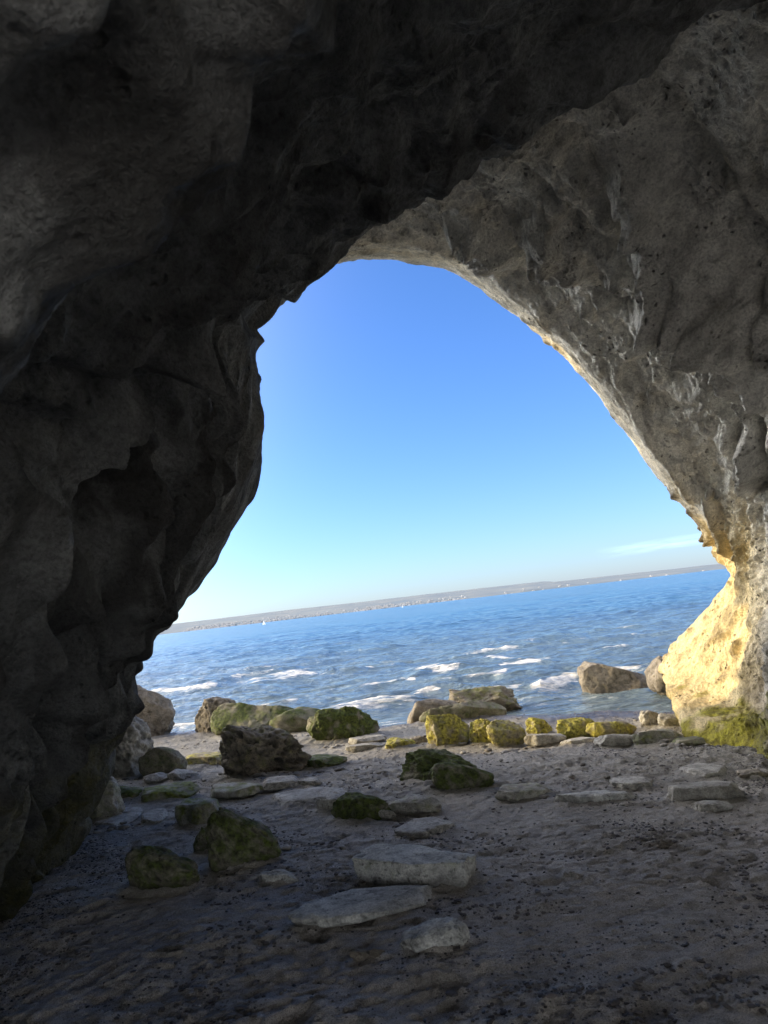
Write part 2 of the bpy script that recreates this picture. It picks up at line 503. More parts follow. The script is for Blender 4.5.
# ------------------------------------------------------------------ sea
def build_sea():
    R = 9.2 * (9000 / 9.2) ** np.linspace(0, 1, 900)
    TH = np.radians(np.linspace(-48, 48, 620))
    rr, th = np.meshgrid(R, TH, indexing='ij')
    X = rr * np.sin(th); Y = rr * np.cos(th)
    Q = Y + 0.5 * X
    fade = np.clip(1 - rr / 260, 0, 1) ** 2
    near = sstep(12.0, 17, Q)
        # long crests parallel to the shore
    ph = Y * 1.0 + 3.6 * fbm(X * 0.22, Y * 0.12, 2, 3)
    swell = np.abs(np.sin(ph * 0.62)) ** 0.7
    swell = (1 - swell) * (0.55 + 0.9 * sstep(-0.3, 0.5, fbm(X * 0.13, Y * 0.12, 8, 2)))
    chop = fbm(X * 0.55, Y * 1.3, 3, 5, 0.55)
    Z = SEA + fade * (0.17 * swell * (0.1 + 0.9 * near) + 0.11 * chop * (0.2 + 0.8 * near)) - 0.02 - 0.03 * near
    # white water where the crests are high, mostly towards the left
    bias = np.clip(0.5 - X / np.maximum(Y, 1) * 1.5, 0.05, 1.0)
    zone = sstep(12.5, 14, Y) * (1 - sstep(20, 38, Y))
    crest = sstep(0.25, 0.95, swell + 0.5 * chop)
    gate = sstep(-0.05, 0.35, 1.5 * fbm(X * 0.75, Y * 0.45, 44, 3) + 1.0 * bias - 0.38)
    foam = crest * gate * zone
    # broken line on the shore
    sh = np.exp(-((Y - 15.2 - 1.0 * fbm(X * 0.25, 0.5, 2.0, 2)) / 0.45) ** 2) * sstep(-0.5, 0.1, fbm(X * 0.4, Y * 0.4, 60, 2) - 0.4 * X)
    Z = Z + 0.10 * sh
    foam = np.maximum(foam, 0.85 * sh)
    sh2 = np.exp(-((Q - 12.6 - 0.5 * fbm(X * 0.5, 0.5, 12.0, 2)) / 0.2) ** 2)
    foam = np.maximum(foam, 0.5 * sh2)
    # splashes round the rocks in the water
    for (px, py, r) in ((560, 692, 0.8), (520, 693, 0.7), (508, 705, 0.5), (540, 705, 0.5), (405, 722, 0.4), (590, 696, 0.5)):
        c = at(px, py, 10); d = c - CAM; c = CAM + d * ((SEA - 1.5) / d[2])
        foam = np.maximum(foam, 0.38 * np.exp(-(((X - c[0]) / r) ** 2 + ((Y - c[1]) / (r * 0.9)) ** 2)))
    V = np.stack([X, Y, Z], -1).reshape(-1, 3)
    o = make_mesh('sea', V, grid_faces(*X.shape), M_SEA, attrs={'foam': foam.ravel()})
    tag(o, kind='structure')


build_sea()

# ------------------------------------------------------------------ far shore
def build_far():
    k = NT('hazy_land')
    pos = k.n('ShaderNodeNewGeometry').outputs['Position']
    mp = k.n('ShaderNodeMapping'); k.l(pos, mp.inputs['Vector']); mp.inputs['Scale'].default_value = (1, 1, 6)
    n1 = k.noise(mp.outputs[0], 0.004, 6, 0.7)
    c = k.ramp(n1, [(0.3, (0.10, 0.135, 0.165)), (0.5, (0.135, 0.16, 0.17)), (0.7, (0.19, 0.20, 0.19))])
    k.l(c, k.b.inputs['Base Color']); k.b.inputs['Roughness'].default_value = 1
    D = 5200.0
    xs = np.linspace(-5200, 5200, 900)
    top = []
    ctrl = [(-800, 9), (60, 9), (181, 9.0), (267, 9.5), (330, 9.0), (392, 9.0), (450, 9.0), (540, 8.5), (576, 8.2), (584, 6.6), (650, 6.2), (728, 5.6), (900, 5), (1800, 4)]
    cx = [at(p, 632 - (p - 180) * 0.1168, D)[0] for p, _ in ctrl]
    hh = np.interp(xs, cx, [h / F * D for _, h in ctrl])
    rows = []
    for t, dy in ((0, 0), (0.12, 30), (0.3, 150), (0.55, 420), (0.85, 800), (1.0, 1100), (0.98, 2500)):
        z = SEA + hh * t * (1 + dy / D) + (2.5 * fbm(xs * 0.006, t * 3, 4, 4) * (t > 0))
        y = D + dy + 60 * fbm(xs * 0.002, t * 2, 9, 3)
        rows.append(np.stack([xs, y, z], -1))
    V = np.array(rows)
    o = make_mesh('far_hills', V.reshape(-1, 3), grid_faces(len(rows), 900), k.m)
    tag(o, kind='structure')
    # town along the far shore
    rs = np.random.RandomState(3)
    bv, bf = [], []
    spans = [(183, 232, 190), (232, 300, 120), (360, 412, 130), (412, 470, 60), (300, 360, 40), (500, 560, 10), (560, 720, 8)]
    for a, b, n in spans:
        for _ in range(n):
            p = rs.uniform(a, b); h = rs.uniform(3, 7) * (1.5 if rs.rand() < 0.06 else 1)
            x = at(p, 620, D)[0]; t = rs.rand() ** 1.5 * 0.42
            y = D + np.interp(t, [0, 0.12, 0.3, 0.55], [-8, 30, 150, 420]) - 5
            z = SEA + np.interp(x, xs, hh) * t
            w = rs.uniform(5, 16); dd = 8
            i = len(bv)
            for X_ in (x - w / 2, x + w / 2):
                for Y_ in (y - dd, y + dd):
                    for Z_ in (z - 6, z + h): bv.append((X_, Y_, Z_))
            # roof pitched a little by raising back corners
            bf += [(i, i + 2, i + 6, i + 4), (i + 1, i + 5, i + 7, i + 3), (i, i + 4, i + 5, i + 1), (i + 2, i + 3, i + 7, i + 6), (i, i + 1, i + 3, i + 2), (i + 4, i + 6, i + 7, i + 5)]
    mt = simple_noise_mat('town_walls', (0.28, 0.275, 0.26), (0.45, 0.44, 0.42), 0.02)
    o = make_mesh('distant_town', np.array(bv), np.array(bf), mt, smooth=False)
    tag(o, 'tiny pale houses of a town strung along the far shore', 'town', kind='stuff')


build_far()


def sailboat(px, py, label):
    d = at(px, py, 1000) - CAM; P = CAM + d * ((SEA - 1.5) / d[2])
    if d[2] > -0.001 * 1000 or P[1] > 3500: P = at(px, py, 3300); P[2] = SEA
    e = bpy.data.objects.new('sailboat', None); COL.objects.link(e); e.location = P; e.scale = (0.2, 0.2, 0.2)
    tag(e, label, 'sailboat', 'sailboats off the far shore')
    white = simple_noise_mat('white_sail', (0.75, 0.75, 0.74), (0.85, 0.84, 0.82), 1.0)
    # hull: lofted
    n = 9; hv = []
    for i in range(n):
        t = i / (n - 1) * 2 - 1; wd = 1.6 * (1 - abs(t) ** 2.4); x = t * 6.5
        hv += [(x, -wd, 1.2 + 0.25 * t * t), (x, -wd * 0.6, -0.1), (x, wd * 0.6, -0.1), (x, wd, 1.2 + 0.25 * t * t)]
    hf = [(4 * i + j, 4 * i + 4 + j, 4 * i + 5 + j, 4 * i + 1 + j) for i in range(n - 1) for j in range(3)] + [(4 * i + 3, 4 * i + 7, 4 * i + 4, 4 * i) for i in range(n - 1)]
    make_mesh('hull', np.array(hv), np.array(hf), white, e)
    make_mesh('mast', np.array([(a, b, c) for c in (1, 17) for a, b in ((-.1, -.1), (.1, -.1), (.1, .1), (-.1, .1))]) , np.array([(0, 1, 5, 4), (1, 2, 6, 5), (2, 3, 7, 6), (3, 0, 4, 7)]), white, e, smooth=False)
    make_mesh('sail', np.array([(0.2, 0, 2.5), (-5.5, .6, 2.5), (-3.0, .5, 9), (0.2, 0, 16.5)]), np.array([(0, 1, 2, 3)]), white, e)
    make_mesh('jib', np.array([(0.3, 0, 15), (5.8, 0, 1.6), (3.2, .4, 3.5), (0.6, .3, 3.0)]), np.array([(0, 1, 2, 3)]), white, e)


sailboat(264, 624.8, 'tiny white sailboat off the far town, on the left of the opening')
sailboat(402.5, 607.5, 'tiny white sailboat off the far shore, above the middle rocks')

# ------------------------------------------------------------------ the cave
def sheet(name, ctrl, mat, parent, nr, nc, disp, flip=False, row_w=None):
    C = np.array(ctrl)                      # rows x cols x 3
    ts = None
    if row_w is not None:
        cum = np.concatenate([[0], np.cumsum(row_w)])
        ts = np.interp(np.linspace(0, cum[-1], nr), cum, np.arange(len(cum)))
    A = catmull(C, nr, ts)
    A = catmull(A.transpose(1, 0, 2), nc).transpose(1, 0, 2)
    rowt = np.repeat((np.linspace(0, C.shape[0] - 1, nr) if ts is None else ts)[:, None], nc, 1)
    colt = np.repeat(np.linspace(0, C.shape[1] - 1, nc)[None, :], nr, 0)
    ga = np.gradient(A, axis=0); gb = np.gradient(A, axis=1)
    N = np.cross(ga, gb); N /= np.linalg.norm(N, axis=2)[..., None] + 1e-9
    if flip: N = -N
    D, att = disp(A, N, rowt, colt)
    V = A + N * D[..., None]
    fc = grid_faces(nr, nc)
    if flip: fc = fc[:, ::-1]
    return make_mesh(name, V.reshape(-1, 3), fc, mat, parent, attrs={k: v.ravel() for k, v in att.items()})


def G3(px, py, dz=0.0):
    p = ground(px, py); p = p.copy(); p[2] += dz
    return p


cave = bpy.data.objects.new('sea_cave', None); COL.objects.link(cave)
tag(cave, 'pale sandstone sea cave arching over the beach and framing the sea', 'cave')

# -- left overhang and near ceiling
def w3(*a): return np.array(a, float)


LE = [(66, 852, 0), (106, 775, 6.5), (130, 668, 7.0), (203, 572, 6.5), (245, 505, 6.0), (256, 440, 5.6), (255, 350, 5.0), (283, 303, 4.7), (331, 250, 4.4), (420, 180, 3.9), (530, 112, 3.4), (700, 0, 2.9), (900, -130, 2.5), (1200, -250, 2.2)]
LN3 = [(10, 912, 0), (34, 815, 4.6), (75, 700, 4.7), (120, 600, 4.6), (165, 510, 4.4), (180, 430, 4.25), (185, 355, 3.95), (222, 285, 3.5), (290, 200, 3.1), (370, 120, 2.8), (460, 50, 2.5), (600, -60, 2.2), (800, -250, 1.9), (1100, -400, 1.7)]
LN2 = [(-80, 965, 0), (-60, 840, 3.2), (-40, 730, 3.1), (-10, 620, 3.0), (15, 540, 2.85), (15, 450, 2.7), (50, 350, 2.2), (110, 240, 1.85), (180, 130, 1.65), (260, 30, 1.5), (350, -60, 1.4), (500, -200, 1.3), (700, -450, 1.1), (1000, -700, 1.0)]


def row(pts):
    out = []
    for (px, py, Y) in pts:
        out.append(ground(px, py) if Y == 0 else at(px, py, Y))
    first = out[0].copy(); first[2] -= 0.5; first[0] -= 0.15
    return [first] + out


LN1 = [(-1.8, 1.3, -.6), (-1.75, 1.3, 0), (-1.7, 1.2, .4), (-1.5, 1.1, .8), (-1.35, .95, 1.15), (-1.2, .85, 1.4), (-1.0, .8, 1.65), (-.82, .75, 1.87), (-.6, .7, 2.05), (-.4, .65, 2.18), (-.15, .6, 2.3), (.1, .55, 2.4), (.5, .5, 2.5), (.9, .4, 2.5), (1.4, .3, 2.5)]
LN0 = [(-2.4, -2, -.6), (-2.4, -2, 0), (-2.3, -2, .4), (-2.1, -2, .8), (-1.9, -2, 1.2), (-1.8, -2, 1.5), (-1.6, -2, 1.8), (-1.3, -2, 2.0), (-.9, -2, 2.2), (-.4, -2, 2.4), (.1, -2, 2.5), (.6, -2, 2.6), (1.1, -2, 2.7), (1.6, -2, 2.7), (2.4, -2, 2.7)]
LNb = [(x * 1.15, -4.5, z * 1.0) for x, y, z in LN0]  # unseen rear row, extended to cut light from behind
H1 = []
for i, (px, py, Y) in enumerate(LE):
    if i <= 6:
        H1.append((px - 60, py - (0 if i else 20), (Y or 7.0) + 1.0))
    else:
        H1.append((px - 30, py - 60, Y + 0.7))
LH1 = [np.array(at(*p)) for p in H1]; LH1[0][2] = -0.3
LH1 = [LH1[0] - w3(0, 0, 0.5)] + LH1
LH2 = [w3(-5.0, 9.5, -1.2), w3(-5.0, 9.5, -.5), w3(-5, 9.45, .5), w3(-5, 9.4, 1.5), w3(-5, 9.6, 2.5), w3(-5, 10.0, 3.5), w3(-5, 10.2, 4.5), w3(-5, 9.2, 6), w3(-4, 8.3, 8), w3(-3, 6.5, 8), w3(-1.5, 6, 8), w3(0, 5.5, 8), w3(1.5, 5, 8), w3(3, 4, 8), w3(5, 3, 8)]  # unseen cliff corner, shaped so its shadow edge falls on the arch
LH3 = [p * w3(2.2, 1.0, 1.5) + w3(-2, .3, 0) for p in LH2]
Lrows = [LNb, LN0, LN1, row(LN2), row(LN3), row(LE), LH1, LH2, LH3]
Lrows = [[np.array(p, float) for p in r] for r in Lrows]


def dent(V, D, c, r, depth, k=1.6, asp=None, axis=None):
    """push a hollow of radius r at c into a sheet"""
    d = V - c
    if axis is not None:
        a = axis / np.linalg.norm(axis)
        al = d @ a
        d = d - al[..., None] * a * (1 - 1 / asp)
    q = np.linalg.norm(d, axis=-1) / r
    q = q + 0.22 * fbm(V[..., 0] * 2.5 / r * .3, V[..., 1] * 2.5 / r * .3, V[..., 2] * 2.5 / r * .3, 2)
    m = 1 - sstep(0.35, 1.0, q)
    return D - depth * m, m


def disp_left(V, N, rt, ct):
    rt = rt - 1
    x, y, z = V[..., 0], V[..., 1], V[..., 2]
    amp = np.clip(y / 4.5, 0.36, 1.0) * (1 - 0.86 * np.exp(-((rt - 4) / 0.85) ** 2) * (1 - sstep(8, 9.5, ct) * .5))
    # flow-grained relief along the sweep of the overhang
    dirc = w3(0.55, -0.35, 0.75); dirc /= np.linalg.norm(dirc)
    al = V @ dirc
    q = V - 0.82 * al[..., None] * dirc
    qx, qy, qz = q[..., 0], q[..., 1], q[..., 2]
    wpx = 0.35 * fbm(x * 0.9, y * 0.9, z * 0.9, 3)
    big = fbm(qx * 1.1 + wpx, qy * 1.1, qz * 1.1 + wpx, 3)
    rid = ridged(qx * 1.7 + wpx, qy * 1.7, qz * 1.7, 3, 0.5)
    lower = 1 - sstep(0.8, 2.6, ct)
    D = amp * (0.36 * big + 0.46 * (rid - 0.62)) * (1 - 0.35 * sstep(6, 9, ct))
    med = fbm(qx * 6, qy * 6, qz * 6, 4, 0.55)
    D = D + 0.11 * amp * med
    pit = worley(qx * 9 + wpx, qy * 9, qz * 9)
    pm = (1 - sstep(0.12, 0.42, pit)) * sstep(0.0, 0.4, fbm(x * 1.5, y * 1.5, z * 1.5 + 9, 2))
    D = D - 0.05 * pm * amp
    fine = ridged(qx * 9 + wpx, qy * 9, qz * 9, 3, 0.6)
    D = D + 0.024 * amp * (fine - .5)
    cav = pm * 0.4
    # hollows seen in the photograph
    for (px, py, Y, r, dp, asp) in ((335, 140, 3.0, 0.22, 0.16, 2.2), (160, 205, 2.5, .16, .12, 2), (130, 305, 2.9, .2, .14, 1.8), (95, 600, 3.9, .35, .25, 2.2), (170, 470, 4.6, .4, .12, 1.6),
                                    (130, 560, 4.7, .35, .18, 2.4), (85, 480, 3.6, .3, .18, 2.0), (200, 420, 4.7, .25, .06, 1.8), (60, 690, 4.2, .35, .15, 2.2)):
        D, m = dent(V, D, at(px, py, Y), r, dp, asp=asp, axis=dirc)
        cav = np.maximum(cav, 0.5 * m)
    qx_, qy_ = pix(V)
    nd_ = np.hypot(qx_ - 268, (qy_ - 315) * 1.1) + 5 * fbm(x * 7, y * 7, z * 7, 2)
    D = D + 0.13 * (1 - sstep(20, 31, nd_)) * (rt > 3.2) * (rt < 4.7)
    # long valleys in the low ceiling
    px, py = pix(V)
    for (ax, ay, bx, by, wd, dp) in ((-60, 275, 260, -40, 30, 0.12), (20, 340, 330, 60, 20, 0.05), (-40, 425, 225, 330, 16, -0.08), (-60, 170, 200, -60, 30, -0.07), (150, 330, 520, 60, 14, 0.05), (60, 250, 430, 0, 18, -0.06), (230, 250, 640, -20, 16, -0.04)):
        tt = np.clip(((px - ax) * (bx - ax) + (py - ay) * (by - ay)) / ((bx - ax) ** 2 + (by - ay) ** 2), 0, 1)
        dd = np.hypot(px - ax - tt * (bx - ax), py - ay - tt * (by - ay)) + 18 * fbm(x * 2, y * 2, z * 2, 2)
        D = D - 2.2 * dp * np.clip(y / 3, .4, 1) * np.exp(-(dd / wd) ** 2) * (y > 0.3) * (rt < 4)
    gr = ridged(qx * 3.4 + 1.2 * wpx, qy * 3.4, qz * 3.4 + 7, 2, 0.5)
    D = D + 0.20 * amp * (gr - 0.6)
    moss = 0.55 * (1 - sstep(0.1, 1.3, z + 0.5 * fbm(x, y, z, 2)))
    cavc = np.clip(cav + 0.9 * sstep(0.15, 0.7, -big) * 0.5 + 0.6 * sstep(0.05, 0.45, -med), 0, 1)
    wet = 0.5 * (1 - sstep(0.0, 0.9, z + .3 * fbm(x * 2, y * 2, z * 2, 2)))
    return D, {'cavity': cavc, 'moss': moss, 'wet': wet}


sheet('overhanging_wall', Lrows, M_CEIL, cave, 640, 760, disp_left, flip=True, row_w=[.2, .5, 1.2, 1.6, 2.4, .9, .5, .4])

# -- right wall and the arch
RE = [(692, 737, 8.9), (663, 672, 9.6), (684, 640, 9.6), (722, 590, 9.3), (731, 560, 9.0), (713, 530, 8.7), (688, 500, 8.4), (655, 460, 8.1), (612, 400, 7.9), (560, 342, 7.7), (500, 294, 7.5), (455, 262, 7.4), (400, 250, 7.3), (340, 252, 7.2), (262, 290, 7.1), (200, 350, 7.1), (140, 470, 7.2)]
RC = [(764, 754, 7.9), (740, 700, 8.1), (745, 650, 8.3), (748, 600, 8.4), (748, 560, 8.4), (733, 520, 8.2), (708, 478, 8.0), (678, 432, 7.7), (632, 368, 7.4), (582, 318, 7.2), (517, 264, 7.0), (467, 228, 6.9), (405, 215, 6.8), (340, 215, 6.8), (255, 250, 6.8), (180, 320, 6.8), (110, 460, 6.9)]
R3 = [(850, 792, 0), (840, 700, 6.7), (835, 640, 6.8), (830, 570, 6.8), (820, 510, 6.8), (800, 450, 6.7), (770, 390, 6.5), (735, 330, 6.3), (690, 270, 6.1), (630, 215, 5.9), (560, 175, 5.7), (500, 150, 5.6), (430, 140, 5.6), (350, 150, 5.6), (250, 180, 5.6), (150, 270, 5.6), (70, 430, 5.7)]
R2 = [(1050, 885, 0), (1040, 760, 4.8), (1030, 650, 4.9), (1010, 540, 4.9), (990, 440, 4.9), (950, 340, 4.8), (900, 250, 4.6), (840, 170, 4.4), (770, 100, 4.2), (690, 40, 4.1), (600, 0, 4.0), (520, -20, 4.0), (430, -30, 4.0), (340, -20, 4.0), (240, 30, 4.0), (100, 120, 4.0), (-30, 300, 4.0)]


def rrow(pts, base=True):
    out = [ground(p[0], p[1]) if p[2] == 0 else at(*p) for p in pts]
    f_ = out[0].copy(); f_[2] -= 0.6
    return [f_] + out


R1 = [(4.2, 2, -.7), (4.2, 2, 0), (4.4, 2, .7), (4.5, 2, 1.4), (4.5, 2, 2.0), (4.35, 2, 2.6), (4.1, 2, 3.1), (3.8, 2, 3.5), (3.4, 2, 3.9), (2.9, 2, 4.2), (2.3, 2, 4.4), (1.7, 2, 4.5), (1.1, 2, 4.5), (.5, 2, 4.5), (-.2, 2, 4.5), (-1, 2, 4.4), (-2, 2, 4.2), (-3, 2, 3.6)]
R0 = [(x * 1.0, -2, z * 0.95) for x, y, z in R1]
Rb = [(x * .85, -4.5, z * 0.72) for x, y, z in R1]  # unseen rear row, drawn inward to shade the upper right wall
RO1 = []
cen = at(450, 520, 8)
for i, (px, py, Y) in enumerate(RE):
    P = at(px, py, Y)
    # thickness of the arch past its visible edge: goes on away from the sea-lit rim
    out = (P - cen); out[1] = 0; out /= np.linalg.norm(out)
    Q = P + w3(0, 1.0, 0) + out * 0.75
    if i < 4: Q = P + w3(1.2, 0.9, 0.1)
    RO1.append(Q)
RO1 = [RO1[0] - w3(0, 0, 0.8)] + RO1
RO2 = []
for i, P in enumerate(RO1):
    out = (P - cen); out[1] = 0; out /= np.linalg.norm(out)
    Q = P + out * 4.0 + w3(0, 0.7, 0)
    if i <= 4: Q = P + w3(4.5, 1.2, 0.0)
    RO2.append(Q)
RO3 = [P + (np.array([(P - cen)[0], 0, max((P - cen)[2], 0)]) * 1.4) for P in RO2]
RErow = rrow(RE); RCrow = rrow(RC)
RErow[1] = G3(690, 738, 0.02); RErow[0] = RErow[1] - w3(0, 0, .6)
RCrow[1] = G3(752, 752, 0.02); RCrow[0] = RCrow[1] - w3(0, 0, .6)
Rrows = [[np.array(p, float) for p in r] for r in (Rb, R0, R1, rrow(R2), rrow(R3), RCrow, RErow, RO1, RO2, RO3)]


def disp_right(V, N, rt, ct):
    rt = rt - 1
    x, y, z = V[..., 0], V[..., 1], V[..., 2]
    # grain runs up the wall and over the roof
    gb = np.gradient(V, axis=1); gb /= np.linalg.norm(gb, axis=2)[..., None] + 1e-9
    seg = np.linalg.norm(np.gradient(V, axis=1), axis=2); vv = np.cumsum(seg, axis=1)
    seg2 = np.linalg.norm(np.gradient(V, axis=0), axis=2)
    uu = np.cumsum(seg2.mean(1))[:, None] + 0 * vv
    sl = uu + 0.35 * vv
    wp = 0.5 * fbm(x * 0.7, y * 0.7, z * 0.7, 3)
    big = fbm(sl * 0.8 + wp, vv * 0.35, 0.3 * wp, 3)
    rid = ridged(sl * 1.7 + wp, vv * 0.7 + wp, 5 + 0 * x, 3, 0.45)
    edge = sstep(3.3, 4.0, rt)
    D = 0.20 * big * (1 - 0.55 * edge) + 0.14 * (rid - 0.55) * (1 - 0.6 * edge)
    # long flutes sweeping with the curve of the arch
    fl = ridged(sl * 2.3 + 1.3 * wp, vv * 0.30 + wp, 9 + 0 * x, 2, 0.5)
    D = D + 0.20 * (fl - 0.6) * (1 - 0.85 * edge) * sstep(-0.5, 0.3, fbm(x * .5, y * .5, z * .5 + 3, 2))
    # scalloped hollows (tafoni)
    w = worley(sl * 2.1 + wp, vv * 0.85 + wp, wp)
    sc = (1 - sstep(0.15, 0.5, w)) * sstep(-0.1, 0.3, fbm(x * .6, y * .6, z * .6 + 20, 2))
    D = D - 0.30 * sc * (1 - 0.6 * edge)
    w2 = worley(sl * 5 + 2 * wp, vv * 3.4 + wp, wp * 2, 9)
    sc2 = (1 - sstep(0.1, 0.42, w2)) * sstep(-0.05, 0.4, fbm(x * 1.3, y * 1.3, z * 1.3 + 4, 3))
    D = D - 0.12 * sc2
    w3_ = worley(x * 13, y * 13, z * 13, 4)
    sc3 = (1 - sstep(0.1, 0.38, w3_)) * sstep(0.0, 0.35, fbm(x * 1.9, y * 1.9, z * 1.9 + 14, 2))
    D = D - 0.032 * sc3
    med = fbm(x * 4.2, y * 4.2, z * 4.2, 5, 0.6)
    D = D + 0.05 * med
    foot = sstep(3.6, 4.2, rt) * (1 - sstep(4.0, 5.5, ct))
    D = D * (1 - 0.6 * foot)
    # vertical runnels on the foot
    run = ridged(x * 2.6 + y * 1.5 + wp, z * 0.35, 3 + 0 * x, 3)
    D = D + 0.06 * foot * (run - .5)
    D = D * (1 - 0.72 * sstep(4.1, 4.8, rt) * sstep(5, 6.5, ct))
    px, py = pix(V)
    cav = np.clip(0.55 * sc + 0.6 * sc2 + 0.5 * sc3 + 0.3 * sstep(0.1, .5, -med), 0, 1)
    for (qx, qy, Y, r, dp, asp) in ((690, 250, 5.9, .45, .28, 1.8), (640, 190, 5.5, .3, .22, 1.6), (565, 175, 5.9, .22, .18, 1.4), (735, 340, 6.2, .5, .3, 2.6), (480, 215, 6.8, .4, .22, 2.0), (560, 240, 6.5, .35, .15, 2.4), (750, 480, 6.9, .35, .2, 2.5), (660, 330, 6.8, .3, .14, 2.2), (765, 640, 7.6, .35, .06, 2.6)):
        D, m = dent(V, D, at(qx, qy, Y), r, 1.5 * dp, asp=asp, axis=w3(.5, .3, -.9))
        cav = np.maximum(cav, 0.4 * m)
    # green-yellow algae band at the foot, following the beach
    h = z - gbase(x, y)
    nn = fbm(x * 2.2, y * 2.2, z * 2.2, 3)
    moss = 1.1 * (1 - sstep(0.05, 0.38, h + 0.22 * nn)) * (y > 5) + 0.0 * x
    wet = 0.55 * sstep(3.0, 3.6, rt) * (1 - sstep(3.85, 4.0, rt)) * (1 - sstep(0.6, 1.3, h + 0.3 * nn))
    return D, {'cavity': cav, 'moss': moss, 'wet': wet, 'ochre': edge * (1 - sstep(5.2, 6.8, ct)) + 0.45 * np.exp(-((rt - 5.15) / 0.45) ** 2) * sstep(5.2, 6.8, ct)}


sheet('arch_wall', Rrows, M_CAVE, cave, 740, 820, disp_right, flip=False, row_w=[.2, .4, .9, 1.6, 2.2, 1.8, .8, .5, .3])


# -- unseen cliff rock above and beside the cave, added to block stray light
def slab(name, p00, p10, p01, p11, n=120, amp=.35):
    s_, t_ = np.meshgrid(np.linspace(0, 1, n), np.linspace(0, 1, n))
    P = [np.array(p, float) for p in (p00, p10, p01, p11)]
    V = (P[0] * ((1 - s_) * (1 - t_))[..., None] + P[1] * (s_ * (1 - t_))[..., None] + P[2] * ((1 - s_) * t_)[..., None] + P[3] * (s_ * t_)[..., None])
    nrm = np.cross(P[1] - P[0], P[2] - P[0]); nrm /= np.linalg.norm(nrm)
    x, y, z = V[..., 0], V[..., 1], V[..., 2]
    V = V + nrm * (amp * fbm(x * .4, y * .4, z * .4, 5))[..., None]
    o_ = np.ones(n * n)
    return make_mesh(name, V.reshape(-1, 3), grid_faces(n, n), M_CAVE, cave, attrs={'cavity': 0 * o_, 'moss': 0 * o_, 'wet': 0 * o_})


slab('cliff_top', (-20, -2.5, 9), (20, -2.5, 9), (-20, 9, 9), (20, 9, 9))
slab('side_cliff', (-8, -2.5, -1), (-8, 9.5, -1), (-8, -2.5, 10), (-8, 9.0, 10))

# ------------------------------------------------------------------ loose rocks
_ico = {}


def ico(sub):
    if sub not in _ico:
        bm = bmesh.new(); bmesh.ops.create_icosphere(bm, subdivisions=sub, radius=1)
        v = np.array([p.co[:] for p in bm.verts]); f = np.array([[q.index for q in fc.verts] for fc in bm.faces]); bm.free()
        _ico[sub] = (v, f)
    return _ico[sub]


